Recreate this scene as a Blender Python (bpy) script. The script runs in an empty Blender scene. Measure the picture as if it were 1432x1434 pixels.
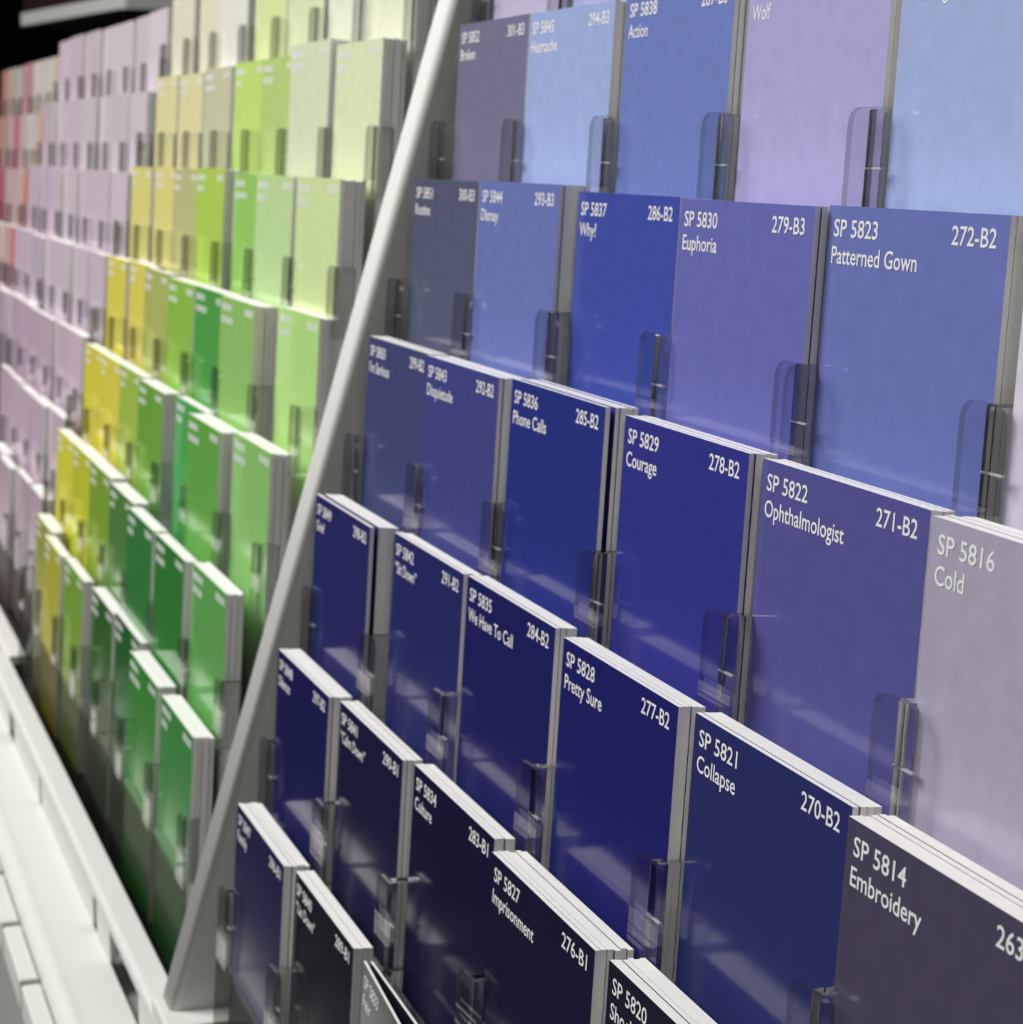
import bpy, bmesh, math, random
from mathutils import Matrix, Vector

random.seed(7)
S = 0.01                                   # the scene is laid out in centimetres
scene = bpy.context.scene
COL = scene.collection

# ------------------------------------------------------------------ camera
PITCH, YAW, FPX = 0.170159, 1.235443, 3000.3
CAM = Vector((55.9211, -10.3727, 21.9670))
fw = Vector((-math.sin(YAW) * math.cos(PITCH), math.cos(YAW) * math.cos(PITCH), -math.sin(PITCH)))
rt = Vector((math.cos(YAW), math.sin(YAW), 0))
up = rt.cross(fw)
cd = bpy.data.cameras.new('camera')
cam = bpy.data.objects.new('camera', cd)
COL.objects.link(cam)
cam.matrix_world = Matrix(((rt.x, up.x, -fw.x, CAM.x * S), (rt.y, up.y, -fw.y, CAM.y * S),
                           (rt.z, up.z, -fw.z, CAM.z * S), (0, 0, 0, 1)))
cd.sensor_fit = 'HORIZONTAL'
cd.sensor_width = 36
cd.lens = FPX / 1432 * 36
cd.clip_start = 0.01
cd.dof.use_dof = True
cd.dof.focus_distance = 0.34
cd.dof.aperture_fstop = 56
scene.camera = cam

# ------------------------------------------------------------------ light and exposure
world = bpy.data.worlds.new('World')
scene.world = world
world.use_nodes = True
bg = world.node_tree.nodes['Background']
bg.inputs[0].default_value = (0.93, 0.96, 1.0, 1)
bg.inputs[1].default_value = 0.10


def area(name, loc, target, sx, sy, power, col=(1, 1, 1)):
    l = bpy.data.lights.new(name, 'AREA')
    l.shape = 'RECTANGLE'
    l.size, l.size_y, l.energy, l.color = sx, sy, power, col
    o = bpy.data.objects.new(name, l)
    COL.objects.link(o)
    o.location = loc
    d = Vector(target) - Vector(loc)
    o.rotation_euler = d.to_track_quat('-Z', 'Y').to_euler()
    return o


area('shop_lamp', (-0.42, -0.68, 1.38), (0.0, 0.05, 0.12), 0.8, 0.4, 19, (1, 0.985, 0.95))
area('fill_light_far', (-1.6, -1.6, 1.40), (-0.7, 0.05, 0.10), 0.8, 0.4, 25, (1, 0.985, 0.95))  # unseen fill, added to brighten the green bay
area('fill_light_row', (-0.65, -1.40, 1.80), (-0.2, 0.05, 0.1), 1.2, 0.8, 36, (1, 0.99, 0.97))  # unseen soft fill, added in front of the display
area('fill_light_side', (2.3, -0.55, 1.0), (-0.1, 0.0, 0.15), 0.4, 0.4, 6, (1, 0.99, 0.97))  # unseen, added to lift the divider's side face
area('fill_light_end', (-3.2, -0.9, 1.2), (-2.7, 0.35, 0.42), 0.4, 0.3, 6, (1, 0.99, 0.97))  # unseen, added to brighten the header box trim

scene.view_settings.view_transform = 'Standard'
scene.view_settings.look = 'None'
scene.view_settings.exposure = -0.17
scene.view_settings.gamma = 1.0
scene.view_settings.use_curve_mapping = False

# ------------------------------------------------------------------ layout of the sloping display
DY, DZ, W, TILT = 1.26537, 4.19864, 5.493, 0.0643086     # row step back, row step up, card width, card lean
H = 8.2                                                   # card height
CT, ST = math.cos(TILT), math.sin(TILT)
IN, UPV = Vector((0, CT, -ST)), Vector((0, ST, CT))       # into the stack, up along the card


def frame(x, r, n=0.0, v=0.0, off=(0, 0)):
    """card frame of row r: local x along the row, y into the display, z up the card; origin at the card's base"""
    o = Vector((x, r * DY + off[0], r * DZ + off[1])) + IN * n + UPV * (v - H)
    o *= S
    return Matrix(((1, 0, 0, o.x), (0, IN.y, UPV.y, o.y), (0, IN.z, UPV.z, o.z), (0, 0, 0, 1)))


# ------------------------------------------------------------------ materials
MAT = {}


def lin(c):
    c /= 255.0
    return c / 12.92 if c <= 0.04045 else ((c + 0.055) / 1.055) ** 2.4


def principled(name, rgb, rough=0.5, spec=0.5, metal=0.0, noise=0.0, nscale=60, bump=0.0):
    if name in MAT:
        return MAT[name]
    m = bpy.data.materials.new(name)
    m.use_nodes = True
    nt = m.node_tree
    b = nt.nodes['Principled BSDF']
    b.inputs['Base Color'].default_value = (*rgb, 1)
    b.inputs['Roughness'].default_value = rough
    b.inputs['Specular IOR Level'].default_value = spec
    b.inputs['Metallic'].default_value = metal
    if noise or bump:
        tc = nt.nodes.new('ShaderNodeTexCoord')
        nz = nt.nodes.new('ShaderNodeTexNoise')
        nz.inputs['Scale'].default_value = nscale
        nz.inputs['Detail'].default_value = 6
        nt.links.new(tc.outputs['Object'], nz.inputs['Vector'])
        if noise:
            mr = nt.nodes.new('ShaderNodeMapRange')
            mr.inputs['To Min'].default_value = 1 - noise
            mr.inputs['To Max'].default_value = 1 + noise
            mx = nt.nodes.new('ShaderNodeMix')
            mx.data_type = 'RGBA'
            mx.blend_type = 'MULTIPLY'
            mx.inputs[0].default_value = 1
            mx.inputs[6].default_value = (*rgb, 1)
            nt.links.new(nz.outputs['Fac'], mr.inputs['Value'])
            nt.links.new(mr.outputs['Result'], mx.inputs[7])
            nt.links.new(mx.outputs[2], b.inputs['Base Color'])
        if bump:
            bp = nt.nodes.new('ShaderNodeBump')
            bp.inputs['Strength'].default_value = bump
            bp.inputs['Distance'].default_value = 0.0005
            nt.links.new(nz.outputs['Fac'], bp.inputs['Height'])
            nt.links.new(bp.outputs['Normal'], b.inputs['Normal'])
    MAT[name] = m
    return m


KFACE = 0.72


ROW_LIGHT = {7: 1.10, 6: 1.10, 5: 1.04, 4: 1.0, 3: 0.95, 2: 0.92, 1: 0.95}  # light falloff between rows, offset in the card colours


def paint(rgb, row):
    a = [lin(c) / (KFACE * ROW_LIGHT[row]) for c in rgb]
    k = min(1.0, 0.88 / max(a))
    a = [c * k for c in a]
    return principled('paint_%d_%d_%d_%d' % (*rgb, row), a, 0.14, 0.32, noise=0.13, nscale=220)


def clear(name, tint, edge=1.49, rough=0.03, top=0.9):
    """thin clear plastic sheet: see-through with a fresnel reflection"""
    if name in MAT:
        return MAT[name]
    m = bpy.data.materials.new(name)
    m.use_nodes = True
    nt = m.node_tree
    nt.nodes.clear()
    out = nt.nodes.new('ShaderNodeOutputMaterial')
    mix = nt.nodes.new('ShaderNodeMixShader')
    lw = nt.nodes.new('ShaderNodeLayerWeight')
    pw = nt.nodes.new('ShaderNodeMath'); pw.operation = 'POWER'; pw.inputs[1].default_value = 5
    fr = nt.nodes.new('ShaderNodeMapRange')
    fr.inputs['To Min'].default_value = ((edge - 1) / (edge + 1)) ** 2
    fr.inputs['To Max'].default_value = top
    nt.links.new(lw.outputs['Facing'], pw.inputs[0])
    nt.links.new(pw.outputs[0], fr.inputs['Value'])
    tr = nt.nodes.new('ShaderNodeBsdfTransparent')
    tr.inputs[0].default_value = (*tint, 1)
    gl = nt.nodes.new('ShaderNodeBsdfGlossy')
    gl.inputs['Roughness'].default_value = rough
    nt.links.new(fr.outputs[0], mix.inputs[0])
    nt.links.new(tr.outputs[0], mix.inputs[1])
    nt.links.new(gl.outputs[0], mix.inputs[2])
    nt.links.new(mix.outputs[0], out.inputs[0])
    MAT[name] = m
    return m


def glass(name, tint):
    m = principled(name, tint, 0.03, 0.5)
    b = m.node_tree.nodes['Principled BSDF']
    b.inputs['Transmission Weight'].default_value = 1
    b.inputs['IOR'].default_value = 1.49
    return m


PAPER = principled('card_white_edge', (0.86, 0.85, 0.83), 0.6, 0.2, noise=0.08, nscale=900)
INK = principled('white_ink', (0.86, 0.86, 0.86), 0.5, 0.3)
SHEET = clear('clear_acrylic_sheet', (0.96, 0.96, 0.97))
RIM = clear('acrylic_cut_edge', (0.74, 0.73, 0.73), 2.2, 0.2)
WEB = glass('clear_acrylic_bar', (0.80, 0.81, 0.81))
RIB_GLINT = principled('rib_painted_glint', (0.62, 0.62, 0.62), 0.25, 0.5)  # pale diffuse colour paints the bright highlight on the clear rib
SMOKE = clear('smoked_acrylic', (0.66, 0.65, 0.63), 1.2, 0.15, 0.05)
WHITE = principled('white_laminate', (0.66, 0.66, 0.635), 0.7, 0.08, noise=0.03, nscale=12)
BACK = principled('grey_back_board', (0.10, 0.10, 0.10), 0.6, 0.3)
BLACK = principled('black_paint', (0.008, 0.008, 0.007), 0.8, 0.1)
FLOOR = principled('grey_floor', (0.04, 0.04, 0.04), 0.5, 0.3, noise=0.2, nscale=6)


# ------------------------------------------------------------------ mesh helpers
def add_box(bm, x0, x1, y0, y1, z0, z1, mi=0, bevel=0.0, bseg=2):
    v = [bm.verts.new((x * S, y * S, z * S)) for x in (x0, x1) for y in (y0, y1) for z in (z0, z1)]
    fs = []
    for q in ((0, 1, 3, 2), (4, 6, 7, 5), (0, 4, 5, 1), (2, 3, 7, 6), (0, 2, 6, 4), (1, 5, 7, 3)):
        f = bm.faces.new([v[i] for i in q])
        f.material_index = mi
        fs.append(f)
    if bevel:
        es = list({e for f in fs for e in f.edges})
        bmesh.ops.bevel(bm, geom=es, offset=bevel * S, segments=bseg, affect='EDGES', profile=0.5)
    return fs                                # order: -x +x -y +y -z +z


def add_prism(bm, pts, axis_a, axis_b, mi=0, smooth=False):
    """closed outline of 3-D points (cm) swept from axis_a to axis_b offsets (cm vectors)"""
    A = [bm.verts.new((Vector(p) + Vector(axis_a)) * S) for p in pts]
    B = [bm.verts.new((Vector(p) + Vector(axis_b)) * S) for p in pts]
    n = len(pts)
    fs = [bm.faces.new(A[::-1]), bm.faces.new(B)]
    for i in range(n):
        f = bm.faces.new((A[i], A[(i + 1) % n], B[(i + 1) % n], B[i]))
        f.smooth = smooth
        fs.append(f)
    for f in fs:
        f.material_index = mi
    return fs


def mesh(name, bm, mats):
    bmesh.ops.recalc_face_normals(bm, faces=bm.faces)
    me = bpy.data.meshes.new(name)
    bm.to_mesh(me)
    bm.free()
    for m in (mats if isinstance(mats, (list, tuple)) else [mats]):
        me.materials.append(m)
    return me


def obj(name, me, parent=None, mw=None):
    o = bpy.data.objects.new(name, me)
    COL.objects.link(o)
    if parent is not None:
        o.parent = parent
    if mw is not None:
        if parent is None:
            o.matrix_world = mw
        else:
            o.matrix_local = mw
    return o


def tag(o, label, cat, group=None, kind=None):
    o['label'] = label
    if cat:
        o['category'] = cat
    if group:
        o['group'] = group
    if kind:
        o['kind'] = kind
    return o


def empty(name, mw):
    o = bpy.data.objects.new(name, None)
    o.empty_display_size = 0.01
    COL.objects.link(o)
    o.matrix_world = mw
    return o


def structure(name, bm, m, label):
    o = obj(name, mesh(name, bm, m))
    o['kind'] = 'structure'
    o['label'] = label
    return o


# ------------------------------------------------------------------ the shop behind
bm = bmesh.new(); add_box(bm, -520, 260, -330, 70, -96, -95)
structure('floor', bm, FLOOR, 'grey shop floor under the paint display')
bm = bmesh.new(); add_box(bm, -520, 260, 60, 66, -95, 190)
structure('wall_back', bm, BLACK, 'black wall behind the paint display')
bm = bmesh.new(); add_box(bm, -526, -520, -330, 70, -95, 190)
structure('wall_left', bm, BLACK, 'black wall at the far end of the shop')
bm = bmesh.new(); add_box(bm, -520, 260, -330, 66, 190, 194)
structure('ceiling', bm, BLACK, 'black shop ceiling')
GREYW = principled('dark_grey_wall', (0.05, 0.05, 0.05), 0.7, 0.2)
bm = bmesh.new(); add_box(bm, -520, 260, -336, -330, -95, 190)
structure('wall_front', bm, GREYW, 'dark grey shop wall opposite the display')
bm = bmesh.new(); add_box(bm, 260, 266, -330, 66, -95, 190)
structure('wall_right', bm, GREYW, 'dark grey shop wall at the near end')

# ------------------------------------------------------------------ the white display stand
ROT = Matrix.Identity(4)
stand = empty('display_stand', Matrix.Translation((-0.5, 0.06, -0.95)))
tag(stand, 'white sloping display stand with side panels, bottom rail and ledge', 'display stand')
SM = stand.matrix_world.inverted()


def part(name, bm, m, parent=stand, label=None):
    o = obj(name, mesh(name, bm, m))
    o.parent = parent
    o.matrix_parent_inverse = parent.matrix_world.inverted()
    if label:
        o['label'] = label
    return o


SLOPE = Vector((0, DY, DZ)).normalized()
OUT = Vector((0, -SLOPE.z, SLOPE.y))        # out of the slope, towards the shop
MODULES = {'blue': (0.0, (0, 0)), 'green': (-13.13, (0.15, -0.05)), 'mauve': (-61.6, (1.29, -0.49)),
           'pink': (-110.3, (2.4, -0.95))}


def on_slope(x, z, n):
    """point on the plane of the cards' top edges at height z, moved n towards the shop"""
    return Vector((x, z * DY / DZ, z)) + OUT * n


def side_panel(xl, xr, off, z0, z1, dn):
    bm = bmesh.new()
    prof = []
    rad = 0.24
    for i in range(9):
        a = math.pi - i * math.pi / 16
        prof.append((xl + rad + rad * math.cos(a), dn - rad + rad * math.sin(a)))
    for i in range(9):
        a = math.pi / 2 - i * math.pi / 16
        prof.append((xr - rad + rad * math.cos(a), dn - rad + rad * math.sin(a)))
    prof.append((xr, dn - 6)); prof.append((xl, dn - 6))
    o = Vector((0, off[0], off[1]))
    P0 = [on_slope(x, z0, n) + o for x, n in prof]
    P1 = [on_slope(x, z1, n) + o for x, n in prof]
    A = [bm.verts.new(p * S) for p in P0]
    B = [bm.verts.new(p * S) for p in P1]
    bm.faces.new(A[::-1]); bm.faces.new(B)
    for i in range(len(A)):
        f = bm.faces.new((A[i], A[(i + 1) % len(A)], B[(i + 1) % len(A)], B[i]))
        f.smooth = i < 17
    p = part('side_panel', bm, WHITE)
    return p


side_panel(-4.76, -3.3, (0, 0), -3.0, 36.0, -0.6)['label'] = 'white divider panel between green and blue cards'
side_panel(-54.0, -52.6, (0.5, -0.2), -3.0, 30.5, -1.9)['label'] = 'white divider panel between green and mauve cards'
side_panel(-103.2, -101.6, (1.8, -0.7), -3.0, 29.0, -1.3)['label'] = 'white divider panel between mauve and pink cards'

# sloping back boards behind the racks, one per bay
for xl, xr, off in ((-3.0, 42.5, (0, 0)), (-52.6, -4.76, (0, 0)), (-101.6, -54.0, (1.0, -0.4)), (-150.0, -103.2, (2.0, -0.8))):
    bm = bmesh.new()
    o = Vector((0, off[0], off[1]))
    a = on_slope(0, -5.0, -3.0) + o
    b = on_slope(0, 30.0, -3.0) + o
    add_prism(bm, [(0, a.y, a.z), (0, b.y, b.z), (0, b.y + 1.2, b.z), (0, a.y + 1.2, a.z)], (xl, 0, 0), (xr, 0, 0))
    part('back_board', bm, BACK)

# bottom rails with cut-outs in their front, ledge below
def rail(xl, xr, off, slots):
    bm = bmesh.new()
    oy, oz = off
    top, bot, y0, y1 = -3.5 + oz, -5.2 + oz, -0.62 + oy, 0.30 + oy
    rim = []
    for i in range(5):
        a = math.pi / 2 + i * math.pi / 8
        rim.append((0, y0 + 0.22 + 0.22 * math.cos(a), top - 0.22 + 0.22 * math.sin(a)))
    add_prism(bm, [(0, y1, top)] + rim + [(0, y0, top - 0.42), (0, y1, top - 0.42)], (xl, 0, 0), (xr, 0, 0))
    xs = xl
    for s0, s1 in slots:
        add_box(bm, xs, s0, y0 + 0.05, y0 + 0.25, bot, top - 0.42)
        xs = s1
    add_box(bm, xs, xr, y0 + 0.05, y0 + 0.25, bot, top - 0.42)
    part('bottom_rail', bm, WHITE)
    bm = bmesh.new()
    add_box(bm, xl, xr, y0 + 0.55, y0 + 0.75, bot, top - 0.42)
    part('rail_backing', bm, BACK)


rail(-53.0, -4.6, (0, 0), ((-43.6, -41.6), (-32.2, -31.6), (-17.0, -16.2), (-13.2, -7.4)))
rail(-101.4, -53.0, (1.0, -0.3), ((-66, -60),))
rail(-150.0, -101.4, (2.0, -0.6), ())
rail(-4.6, 42.5, (0.0, 0), ())
bm = bmesh.new(); add_box(bm, -4.76, -2.2, -0.6, 5.0, -5.2, -3.06, 0, 0.1)
part('panel_foot', bm, WHITE)

bm = bmesh.new()
prof = [(0, -0.58, -5.2), (0, -2.05, -5.2)]
for i in range(9):
    a = math.pi / 2 + i * math.pi / 16
    prof.append((0, -2.3 + 0.5 * math.cos(a), -5.68 + 0.5 * math.sin(a)))
prof += [(0, -2.8, -6.3), (0, -0.58, -6.3)]
add_prism(bm, prof, (-150, 0, 0), (42.5, 0, 0))
part('ledge', bm, WHITE)
CAB = principled('pale_grey_cabinet', (0.50, 0.52, 0.49), 0.3, 0.5, noise=0.05, nscale=9)
bm = bmesh.new(); add_box(bm, -150, 42.5, -2.6, 12, -95, -6.3)
part('cabinet', bm, CAB)
# white label holders under the ledge
x = -8.3
k = 0
while x > -60:
    bm = bmesh.new()
    add_box(bm, x - 5.3, x, -3.5, -2.85, -6.9, -5.75, 0, 0.08)
    part('label_holder', bm, WHITE)
    x -= 5.75
    k += 1
bm = bmesh.new(); bmesh.ops.create_icosphere(bm, subdivisions=2, radius=0.12 * S, matrix=Matrix.Translation(Vector((-18.6, -3.55, -9.4)) * S))
# ------------------------------------------------------------------ dark header fitting high at the far end
DARKRED = principled('maroon_panel', (0.030, 0.012, 0.012), 0.5, 0.3)
TRIM = principled('silver_trim', (0.80, 0.82, 0.78), 0.4, 0.5)
UNDER = principled('grey_underside', (0.16, 0.16, 0.16), 0.5, 0.4)
bm.free()
hd = empty('hanging_header_box', Matrix.Translation((-2.66, 0.338, 0.40)) @ Matrix.Rotation(math.radians(9.0), 4, 'Z'))
tag(hd, 'dark hanging header box with pale metal trim in the top left corner', 'header')
for nm, b, m in (('panel', (-24.5, 24.5, 0.3, 26, 1.9, 28), DARKRED), ('trim', (-25, 25, 0, 26.2, 0.02, 1.9), TRIM),
                 ('underside', (-24.2, 24.2, 0.5, 25.8, -0.25, 0.0), UNDER), ('end_cap', (25.0, 26.2, 0.0, 26.2, -0.1, 28), TRIM)):
    bm = bmesh.new(); add_box(bm, *b)
    o = obj(nm, mesh(nm, bm, m)); o.parent = hd

# ------------------------------------------------------------------ lettering
AFM = {' ': 278, '-': 333, '?': 556, '“': 333, '”': 333, "'": 191}
AFM.update({d: 556 for d in '0123456789'})
for ch, wd in zip('ABCDEFGHIJKLMNOPQRSTUVWXYZ', (667, 667, 722, 722, 667, 611, 778, 722, 278, 500, 667, 556, 833, 722, 778, 667, 778, 722, 667, 611, 722, 667, 944, 667, 667, 611)):
    AFM[ch] = wd
for ch, wd in zip('abcdefghijklmnopqrstuvwxyz', (556, 556, 500, 556, 556, 278, 556, 556, 222, 222, 500, 222, 833, 556, 556, 556, 556, 333, 500, 278, 556, 500, 722, 500, 500, 500)):
    AFM[ch] = wd
CAP = 0.28
EM = CAP / 0.72


def text_verts(body):
    cu = bpy.data.curves.new('lettering_curve', 'FONT')
    cu.body = body
    cu.size = 1.0
    cu.resolution_u = 3
    cu.offset = 0.010
    o = bpy.data.objects.new('lettering_curve', cu)
    COL.objects.link(o)
    dg = bpy.context.evaluated_depsgraph_get()
    dg.update()
    me = bpy.data.meshes.new_from_object(o.evaluated_get(dg))
    vs = [v.co.copy() for v in me.vertices]
    fs = [tuple(p.vertices) for p in me.polygons]
    bpy.data.objects.remove(o)
    bpy.data.curves.remove(cu)
    bpy.data.meshes.remove(me)
    return vs, fs


_cap = None


def lettering(lines, parent, ink, y=-0.006):
    """lines: (text, x, cap-top below card top, right-aligned)"""
    global _cap
    if _cap is None:
        vs, _ = text_verts('E')
        _cap = max(v.y for v in vs)
    bm = bmesh.new()
    for body, x, top, right in lines:
        vs, fs = text_verts(body)
        x0, x1 = min(v.x for v in vs), max(v.x for v in vs)
        width = sum(AFM.get(c, 556) for c in body) / 1000 * EM - 0.02
        sx, sy = width / (x1 - x0), CAP / _cap
        ox = x - width if right else x
        base = H - top - CAP
        nv = [bm.verts.new(((ox + (v.x - x0) * sx) * S, y * S, (base + v.y * sy) * S)) for v in vs]
        for f in fs:
            try:
                bm.faces.new([nv[i] for i in f])
            except ValueError:
                pass
    me = bpy.data.meshes.new('lettering')
    bm.to_mesh(me); bm.free()
    me.materials.append(ink)
    o = obj('lettering', me, parent)
    o['label'] = 'small white printed lettering'
    return o


# ------------------------------------------------------------------ cards
CARD_MESH = {}


def card_mesh(rgb, th, row, w=W, h=H):
    key = (tuple(rgb), th, row)
    if key in CARD_MESH:
        return CARD_MESH[key]
    bm = bmesh.new()
    fs = add_box(bm, 0, w, 0, th, 0, h, 1)
    fs[2].material_index = 0
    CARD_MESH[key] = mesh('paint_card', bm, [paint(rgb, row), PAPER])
    return CARD_MESH[key]


NTH = ['nearest', 'second', 'third', 'fourth', 'fifth', 'sixth', 'seventh']
ROWN = {7: 'top row', 6: 'second row from top', 5: 'third row from top', 4: 'middle row', 3: 'third row from bottom',
        2: 'second row from bottom', 1: 'bottom row'}

# blue bay: (row, col): x, depth, lift, thickness, colour, colour word, number, name, code
BLUE = {
 (7,0): (0.0, 0, 0, .5, (172,166,190), 'pale grey violet', None, None, None),
 (7,1): (6.0, 0, 0, .5, (160,165,205), 'pale blue violet', None, None, None),
 (6,0): (0.04, .07, -.09, .45, (112,111,136), 'dusty grey violet', 'SP 5852', 'Broken', '301-B3'),
 (6,1): (5.91, -.03, -.13, .6, (150,165,208), 'pale sky blue', 'SP 5845', 'Heartache', '294-B3'),
 (6,2): (12.0, 0, -.05, .6, (106,120,180), 'medium blue', 'SP 5838', 'Action', '287-B3'),
 (6,3): (18.15, 0, 0, .65, (160,156,200), 'pale lavender', 'SP 5831', 'Wolf', '280-B3'),
 (6,4): (24.0, 0, 0, .6, (150,165,206), 'light sky blue', 'SP 5824', 'Waiting', '273-B3'),
 (5,0): (-.05, .06, .06, .45, (80,85,108), 'slate grey blue', 'SP 5851', 'Routine', '300-B3'),
 (5,1): (6.07, -.12, .09, .7, (100,110,168), 'dull periwinkle blue', 'SP 5844', 'Dismay', '293-B3'),
 (5,2): (11.93, .19, -.03, .4, (62,74,152), 'strong royal blue', 'SP 5837', 'Why?', '286-B2'),
 (5,3): (18.29, -.17, -.06, .7, (96,99,164), 'violet blue', 'SP 5830', 'Euphoria', '279-B3'),
 (5,4): (23.85, .06, -.02, .6, (99,108,168), 'cornflower blue', 'SP 5823', 'Patterned Gown', '272-B2'),
 (5,5): (29.95, 0, 0, .6, (196,190,208), 'very pale lilac', 'SP 5817', 'Alone', '265-B3'),
 (4,0): (-.17, .03, .05, .5, (62,67,108), 'dark slate blue', 'SP 5850', 'I\'m Serious', '299-B2'),
 (4,1): (5.72, -.14, .06, .65, (62,66,122), 'dusky denim blue', 'SP 5843', 'Disquietude', '292-B2'),
 (4,2): (11.95, -.09, .12, .65, (40,48,118), 'deep royal blue', 'SP 5836', 'Phone Calls', '285-B2'),
 (4,3): (18.1, .06, .05, .55, (48,50,124), 'deep indigo blue', 'SP 5829', 'Courage', '278-B2'),
 (4,4): (23.77, .24, 0, .42, (77,77,134), 'greyish indigo', 'SP 5822', 'Ophthalmologist', '271-B2'),
 (4,5): (29.85, -.08, .02, .7, (152,146,166), 'pale grey lilac', 'SP 5816', 'Cold', '264-B2'),
 (3,0): (-.35, -.19, -.06, .7, (37,39,88), 'dark navy', 'SP 5849', 'Grief', '298-B2'),
 (3,1): (6.21, .13, 0, .42, (36,40,90), 'navy', 'SP 5842', '“Sit Down”', '291-B2'),
 (3,2): (12.31, .02, .09, .45, (29,31,84), 'deep navy', 'SP 5835', 'We Have To Call', '284-B2'),
 (3,3): (18.25, .03, .01, .5, (29,31,90), 'rich navy', 'SP 5828', 'Pretty Sure', '277-B2'),
 (3,4): (24.16, .16, .02, .45, (37,42,88), 'muted navy', 'SP 5821', 'Collapse', '270-B2'),
 (3,5): (29.95, -.06, -.01, .7, (66,61,80), 'dark purple grey', 'SP 5814', 'Embroidery', '263-B2'),
 (2,0): (.01, -.14, -.02, .6, (24,26,72), 'inky navy', 'SP 5848', 'Silence', '297-B2'),
 (2,1): (5.99, .02, 0, .45, (23,24,52), 'near black blue', 'SP 5841', '“Calm Down”', '290-B1'),
 (2,2): (12.01, .13, .06, .42, (21,20,46), 'blackish navy', 'SP 5834', 'Culture', '283-B1'),
 (2,3): (18.04, -.10, -.02, .7, (24,20,44), 'blackish purple', 'SP 5827', 'Imprisonment', '276-B1'),
 (2,4): (24.01, -.03, -.01, .65, (28,24,40), 'charcoal purple', 'SP 5820', 'Shock', '269-B1'),
 (1,0): (.18, -.14, -.02, .65, (23,24,62), 'very dark blue', 'SP 5847', 'Family', '296-B1'),
 (1,1): (6.15, .05, 0, .45, (18,16,28), 'black', 'SP 5840', '“Lie Down”', '289-B1'),
}
REAR_BLUE = {}
for (r, c), (x, n, v, th, rgb, word, num, nm, code) in BLUE.items():
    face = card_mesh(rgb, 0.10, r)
    o = obj('paint_card', face, None, frame(x, r, n, v))
    if num:
        tag(o, '%s paint card lettered "%s", front of its stack' % (word, nm), 'paint card', 'front cards in the blue bay')
        lettering([(num, 0.22, 0.22, False), (nm, 0.2, 0.66, False)], o, INK)
        lettering([(code, W - 0.32, 0.2, True)], o, INK)
    else:
        tag(o, '%s paint card in the top row, %s stack right of the white divider' % (word, ('first', 'second')[c]), 'paint card', 'front cards in the blue bay')
    # the cards standing behind it in the same pocket
    nb = 1 if r == 7 else max(2, round((th - 0.1) / 0.12))
    pitch = (th - 0.10) / nb
    who = '"%s"' % nm if nm else 'top row %s' % word
    lift_front = (r, c) in ((3, 0), (4, 2))
    for k in range(nb):
        y = 0.10 + k * pitch + (0.10 if lift_front and k < nb else 0.0) * (1 - k / nb)
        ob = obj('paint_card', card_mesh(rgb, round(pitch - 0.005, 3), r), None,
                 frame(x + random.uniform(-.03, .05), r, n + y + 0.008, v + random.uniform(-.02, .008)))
        tag(ob, 'white-edged card stacked behind the %s card, only edges showing' % who, 'paint card',
            'cards stacked behind the %s card' % who)

# two loose cards fanned forward at the bottom of the blue bay
for k, (yaw, x, n, nm, lab) in enumerate(((4.0, 12.3, 0.10, 'Fear', 'black loose paint card leaning furthest forward in the bottom row'),
                                          (0.8, 12.35, 0.24, None, 'black loose paint card fanned just behind the furthest leaning one'))):
    M = frame(x, 1, n, -0.05) @ Matrix.Rotation(math.radians(-yaw), 4, 'Z')
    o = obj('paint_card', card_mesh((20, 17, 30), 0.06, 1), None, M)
    tag(o, lab, 'paint card')
    if nm:
        lettering([('SP 5833', 0.22, 0.22, False), (nm, 0.2, 0.66, False)], o, INK)

# green bay, columns counted leftwards from the white divider
GX = {
 (1,0):(-12.74,-.09,-.10),(1,1):(-19.03,-.1,-.03),(1,2):(-25.31,.36,.1),(1,3):(-30.94,.28,-.03),(1,4):(-37.2,.03,.04),(1,5):(-43.15,-.08,0),(1,6):(-49.16,.27,.05),
 (2,0):(-13.2,-.13,0),(2,1):(-19.12,-.31,-.05),(2,2):(-25.08,-.33,-.05),(2,3):(-31.14,-.07,0),(2,4):(-37.24,.02,.08),(2,5):(-43.17,.1,.04),(2,6):(-49.07,.15,-.02),
 (3,0):(-13.36,.11,.08),(3,1):(-19.22,-.28,0),(3,2):(-25.0,.35,0),(3,3):(-31.16,-.03,0),(3,4):(-37.12,.16,.04),(3,5):(-43.05,.24,-.02),(3,6):(-48.99,.35,-.06),
 (4,0):(-13.0,.36,.03),(4,1):(-19.17,-.27,-.05),(4,2):(-25.1,-.03,-.07),(4,3):(-31.07,.01,-.1),(4,4):(-37.09,.1,0),(4,5):(-43.01,.41,0),(4,6):(-49.01,.33,-.07),
 (5,0):(-13.17,-.15,-.03),(5,1):(-19.19,-.15,-.04),(5,2):(-25.02,.28,-.05),(5,3):(-31.12,.04,.07),(5,4):(-37.1,.2,0),(5,5):(-42.98,.4,.03),(5,6):(-49.03,.35,-.02),
 (6,0):(-13.09,-.05,-.02),(6,1):(-18.94,-.17,.2),(6,2):(-25.08,.19,-.04),(6,3):(-30.94,.4,.03),(6,4):(-37.01,.36,-.02),(6,5):(-43.02,.4,-.1),(6,6):(-48.98,.4,-.03)}
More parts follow.
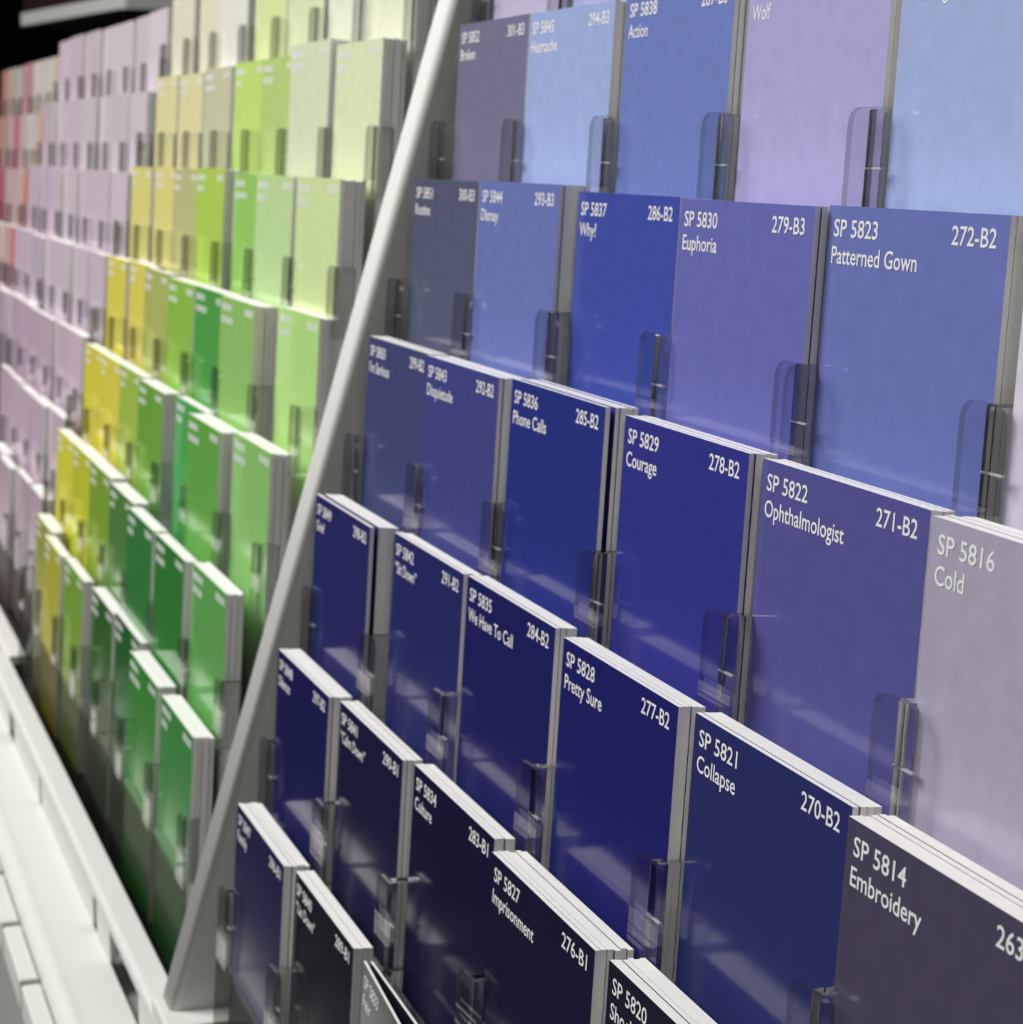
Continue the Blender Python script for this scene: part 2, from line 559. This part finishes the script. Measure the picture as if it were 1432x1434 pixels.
GCOL = {
 7: ((230,233,208),(222,226,205),(208,222,180),(216,226,165),(226,226,216),(236,230,205),(238,233,210)),
 6: ((212,221,182),(203,214,182),(175,200,122),(187,213,118),(192,192,162),(230,222,172),(228,221,168)),
 5: ((194,213,155),(178,205,148),(142,190,98),(166,196,86),(182,180,128),(226,220,138),(214,208,128)),
 4: ((165,203,122),(135,178,100),(78,148,72),(134,178,74),(164,172,98),(222,212,98),(218,210,88)),
 3: ((125,174,100),(94,152,68),(68,152,78),(104,152,60),(152,176,78),(216,206,82),(210,202,68)),
 2: ((86,146,76),(46,110,46),(50,112,56),(74,118,58),(116,150,54),(178,184,52),(202,198,64)),
 1: ((52,122,56),(48,120,42),(30,88,36),(44,86,34),(110,150,46),(166,164,50),(140,150,60))}
GWORD = {
 7: ('ivory green','milky cream','pale lime','light lime','off white','warm cream','cream'),
 6: ('pale celery green','pale sage green','soft apple green','bright lime green','grey beige','pale butter yellow','light straw yellow'),
 5: ('light celery green','soft mint green','leaf green','lime green','olive beige','lemon cream yellow','straw yellow'),
 4: ('soft spring green','medium apple green','emerald green','grass green','olive green','soft yellow','clear yellow'),
 3: ('fresh spring green','mid grass green','bright emerald green','moss green','yellowish olive green','strong yellow','bright yellow'),
 2: ('mid leaf green','dark kelly green','deep emerald green','dull forest green','olive lime green','chartreuse','acid yellow'),
 1: ('vivid kelly green','rich grass green','bottle green','dark forest green','bright moss green','mustard green','dull olive green')}
stuff = bmesh.new()


def stuff_stack(x, r, n, v, off, th, k, wd=W):
    M = frame(x, r, n, v, off)
    p = th / k
    for i in range(k):
        b0 = len(stuff.verts)
        add_box(stuff, random.uniform(-.03, .06), wd + random.uniform(-.03, .06), 0.07 + i * p, 0.07 + (i + 0.86) * p, 0, H + random.uniform(-.04, 0))
        stuff.verts.ensure_lookup_table()
        for q in stuff.verts[b0:]:
            q.co = M @ q.co


def dash_lettering(o, ink):
    """the printed lines, far too small and blurred to read"""
    for block in (((0.25, 0.68, .24), (0.68, 1.75, .24), (0.25, 1.1 + random.random() * 1.1, .68)), ((3.95, 5.2, .22),)):
        bm = bmesh.new()
        for x0, x1, top in block:
            z1 = H - top
            while x0 < x1:
                v = [bm.verts.new((a * S, -0.006 * S, b * S)) for a, b in ((x0, z1 - .24), (x0 + .09, z1 - .24), (x0 + .09, z1), (x0, z1))]
                bm.faces.new(v)
                x0 += .17
        l = obj('lettering', mesh('lettering', bm, ink), o)
        l['label'] = 'tiny white printed lines'


TH_G = {(4, 1): .75, (3, 1): .7, (2, 0): .5, (5, 0): .75, (6, 0): .7, (3, 3): .65, (1, 0): .6, (6, 4): .7, (2, 4): .6}
for r in range(7, 0, -1):
    for c in range(7):
        x, n, v = GX.get((r, c), (-13.13 - 6 * c, random.uniform(-.1, .3), 0))
        rgb = GCOL[r][c]
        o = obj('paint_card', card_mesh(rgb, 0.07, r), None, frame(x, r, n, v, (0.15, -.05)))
        tag(o, '%s paint card, %s, %s stack left of white divider' % (GWORD[r][c], ROWN[r], NTH[c]), 'paint card', 'front cards in the green bay')
        dash_lettering(o, INK)
        th = TH_G.get((r, c), random.choice((.4, .5, .6)))
        stuff_stack(x, r, n, v, (0.15, -.05), th, 5)

MAUVE_N = {7: 7, 6: 7, 5: 7, 4: 7, 3: 7, 2: 5, 1: 4}
for r, k in MAUVE_N.items():
    for c in range(k):
        base = (206, 193, 203) if r > 5 else (200, 184, 198) if r > 3 else (190, 170, 186) if r > 1 else (178, 158, 172)
        j = random.choice((-5, 0, 0, 4))
        rgb = (base[0] + j, base[1] + j - (4 if c > 3 else 0), base[2] + j)
        x, n, v = -61.6 - 6 * c, random.uniform(-.15, .25), random.uniform(-.06, .06)
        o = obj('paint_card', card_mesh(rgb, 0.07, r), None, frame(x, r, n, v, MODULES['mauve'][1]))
        tag(o, '%s paint card, %s, %s mauve stack from green bay' % ('pale mauve' if r > 3 else 'dusty mauve', ROWN[r], NTH[c]), 'paint card', 'front cards in the mauve bay')
        stuff_stack(x, r, n, v, MODULES['mauve'][1], random.choice((.3, .45, .6)), 4)

PCOL = {7: ((222,190,170),(220,212,202),(222,214,206),(206,150,160),(196,172,170),(200,186,170),(206,150,140)),
        6: ((222,176,156),(214,202,194),(212,192,190),(204,130,146),(200,170,164),(206,160,150)),
        5: ((232,140,118),(216,188,186),(206,180,182),(200,120,138)),
        4: ((222,134,128),(214,180,178),(206,140,150)),
        3: ((214,128,124),)}
PWORD = {7: ('peach','bone','off white','rose pink','dusty pink','stone beige','coral pink'),
         6: ('apricot','ivory','blush','deep rose','muted pink','salmon pink'),
         5: ('bright coral orange','shell pink','pale dusty pink','raspberry pink'),
         4: ('coral red','pale shell pink','rose red'), 3: ('dull coral',)}
for r in PCOL:
    for c, rgb in enumerate(PCOL[r]):
        x, n, v = -110.3 - 6 * c, random.uniform(-.1, .2), 0
        o = obj('paint_card', card_mesh(rgb, 0.07, r), None, frame(x, r, n, v, MODULES['pink'][1]))
        tag(o, '%s paint card, %s, far left beyond mauve cards' % (PWORD[r][c], ROWN[r]), 'paint card', 'front cards in the pink bay')
        stuff_stack(x, r, n, v, MODULES['pink'][1], .45, 3)
so = obj('stacked_card_edges', mesh('stacked_card_edges', stuff, PAPER))
tag(so, 'white-edged cards stacked behind the green, mauve and pink front cards', 'paint cards', None, 'stuff')

# ------------------------------------------------------------------ clear acrylic racks
FL_TOP, LIP_TOP = 2.65, 4.8                 # below the cards' top edge
NF = 0.34                                   # flange front face in front of the card plane


def tab_mesh():
    """front flange with rounded top corners; rim faces carry the cut-edge look"""
    bm = bmesh.new()
    zt = H - FL_TOP
    hw, rad = 0.64, 0.3
    zb = H - LIP_TOP + 0.03
    pts = [(-hw, 0, zb), (hw, 0, zb)]
    for i in range(5):
        a = i * math.pi / 8
        pts.append((hw - rad + rad * math.cos(a), 0, zt - rad + rad * math.sin(a)))
    for i in range(5):
        a = math.pi / 2 + i * math.pi / 8
        pts.append((-hw + rad + rad * math.cos(a), 0, zt - rad + rad * math.sin(a)))
    fs = add_prism(bm, pts, (0, -NF, 0), (0, -NF + 0.10, 0))
    for f in fs[2:]:
        f.material_index = 1
    return mesh('retaining_tab', bm, [SHEET, RIM])


def web_mesh():
    bm = bmesh.new()
    zt = H - FL_TOP - 0.02
    add_box(bm, -0.14, 0.14, -NF + 0.105, 0.35, H - LIP_TOP + 0.02, zt, 0, 0.04)
    return mesh('web', bm, WEB)


def rib_mesh():  # thin rib that carries the painted highlight line
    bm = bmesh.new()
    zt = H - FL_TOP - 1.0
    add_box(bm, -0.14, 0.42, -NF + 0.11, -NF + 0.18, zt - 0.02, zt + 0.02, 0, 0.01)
    return mesh('rib', bm, RIB_GLINT)


def lip_mesh(ncol, m):
    bm = bmesh.new()
    fs = add_box(bm, -0.9, ncol * 6 + 0.4, -NF + 0.01, -NF + 0.13, -0.4, H - LIP_TOP)
    fs[5].material_index = 1
    return mesh('front_lip', bm, [m, RIM])


def shelf_mesh(ncol):
    bm = bmesh.new()
    add_box(bm, -0.9, ncol * 6 + 0.4, -NF + 0.13, 0.62, -0.25, -0.06)
    return mesh('pocket_floor', bm, SHEET)


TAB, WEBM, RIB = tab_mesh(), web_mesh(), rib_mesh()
RACKS = (('blue', 0.0, 7, (0, 0), 7), ('green', -49.13, 7, (.15, -.05), 7), ('mauve', -97.6, 7, MODULES['mauve'][1], 7),
         ('pink', -146.3, 7, MODULES['pink'][1], 7))
for bay, x0, ncol, off, rows in RACKS:
    lip_c, lip_s, fl = lip_mesh(ncol, SHEET), lip_mesh(ncol, SMOKE), shelf_mesh(ncol)
    for r in range(1, rows + 1):
        if bay == 'pink' and r < 3:
            continue
        rk = empty('acrylic_card_rack', frame(x0, r, 0, 0, off))
        tag(rk, 'clear acrylic rack holding the %s of %s cards' % (ROWN[r], bay), 'card rack', 'clear card racks')
        lp = obj('front_lip', lip_s if r == 1 else lip_c, rk)
        if r == 1:
            lp['label'] = 'smoky acrylic front lip'
        obj('pocket_floor', fl, rk)
        for c in range(ncol + 1):
            xm = c * 6 - 0.25
            T = Matrix.Translation((xm * S, 0, 0))
            tb = obj('retaining_tab', TAB, rk, T)
            obj('web', WEBM, tb)
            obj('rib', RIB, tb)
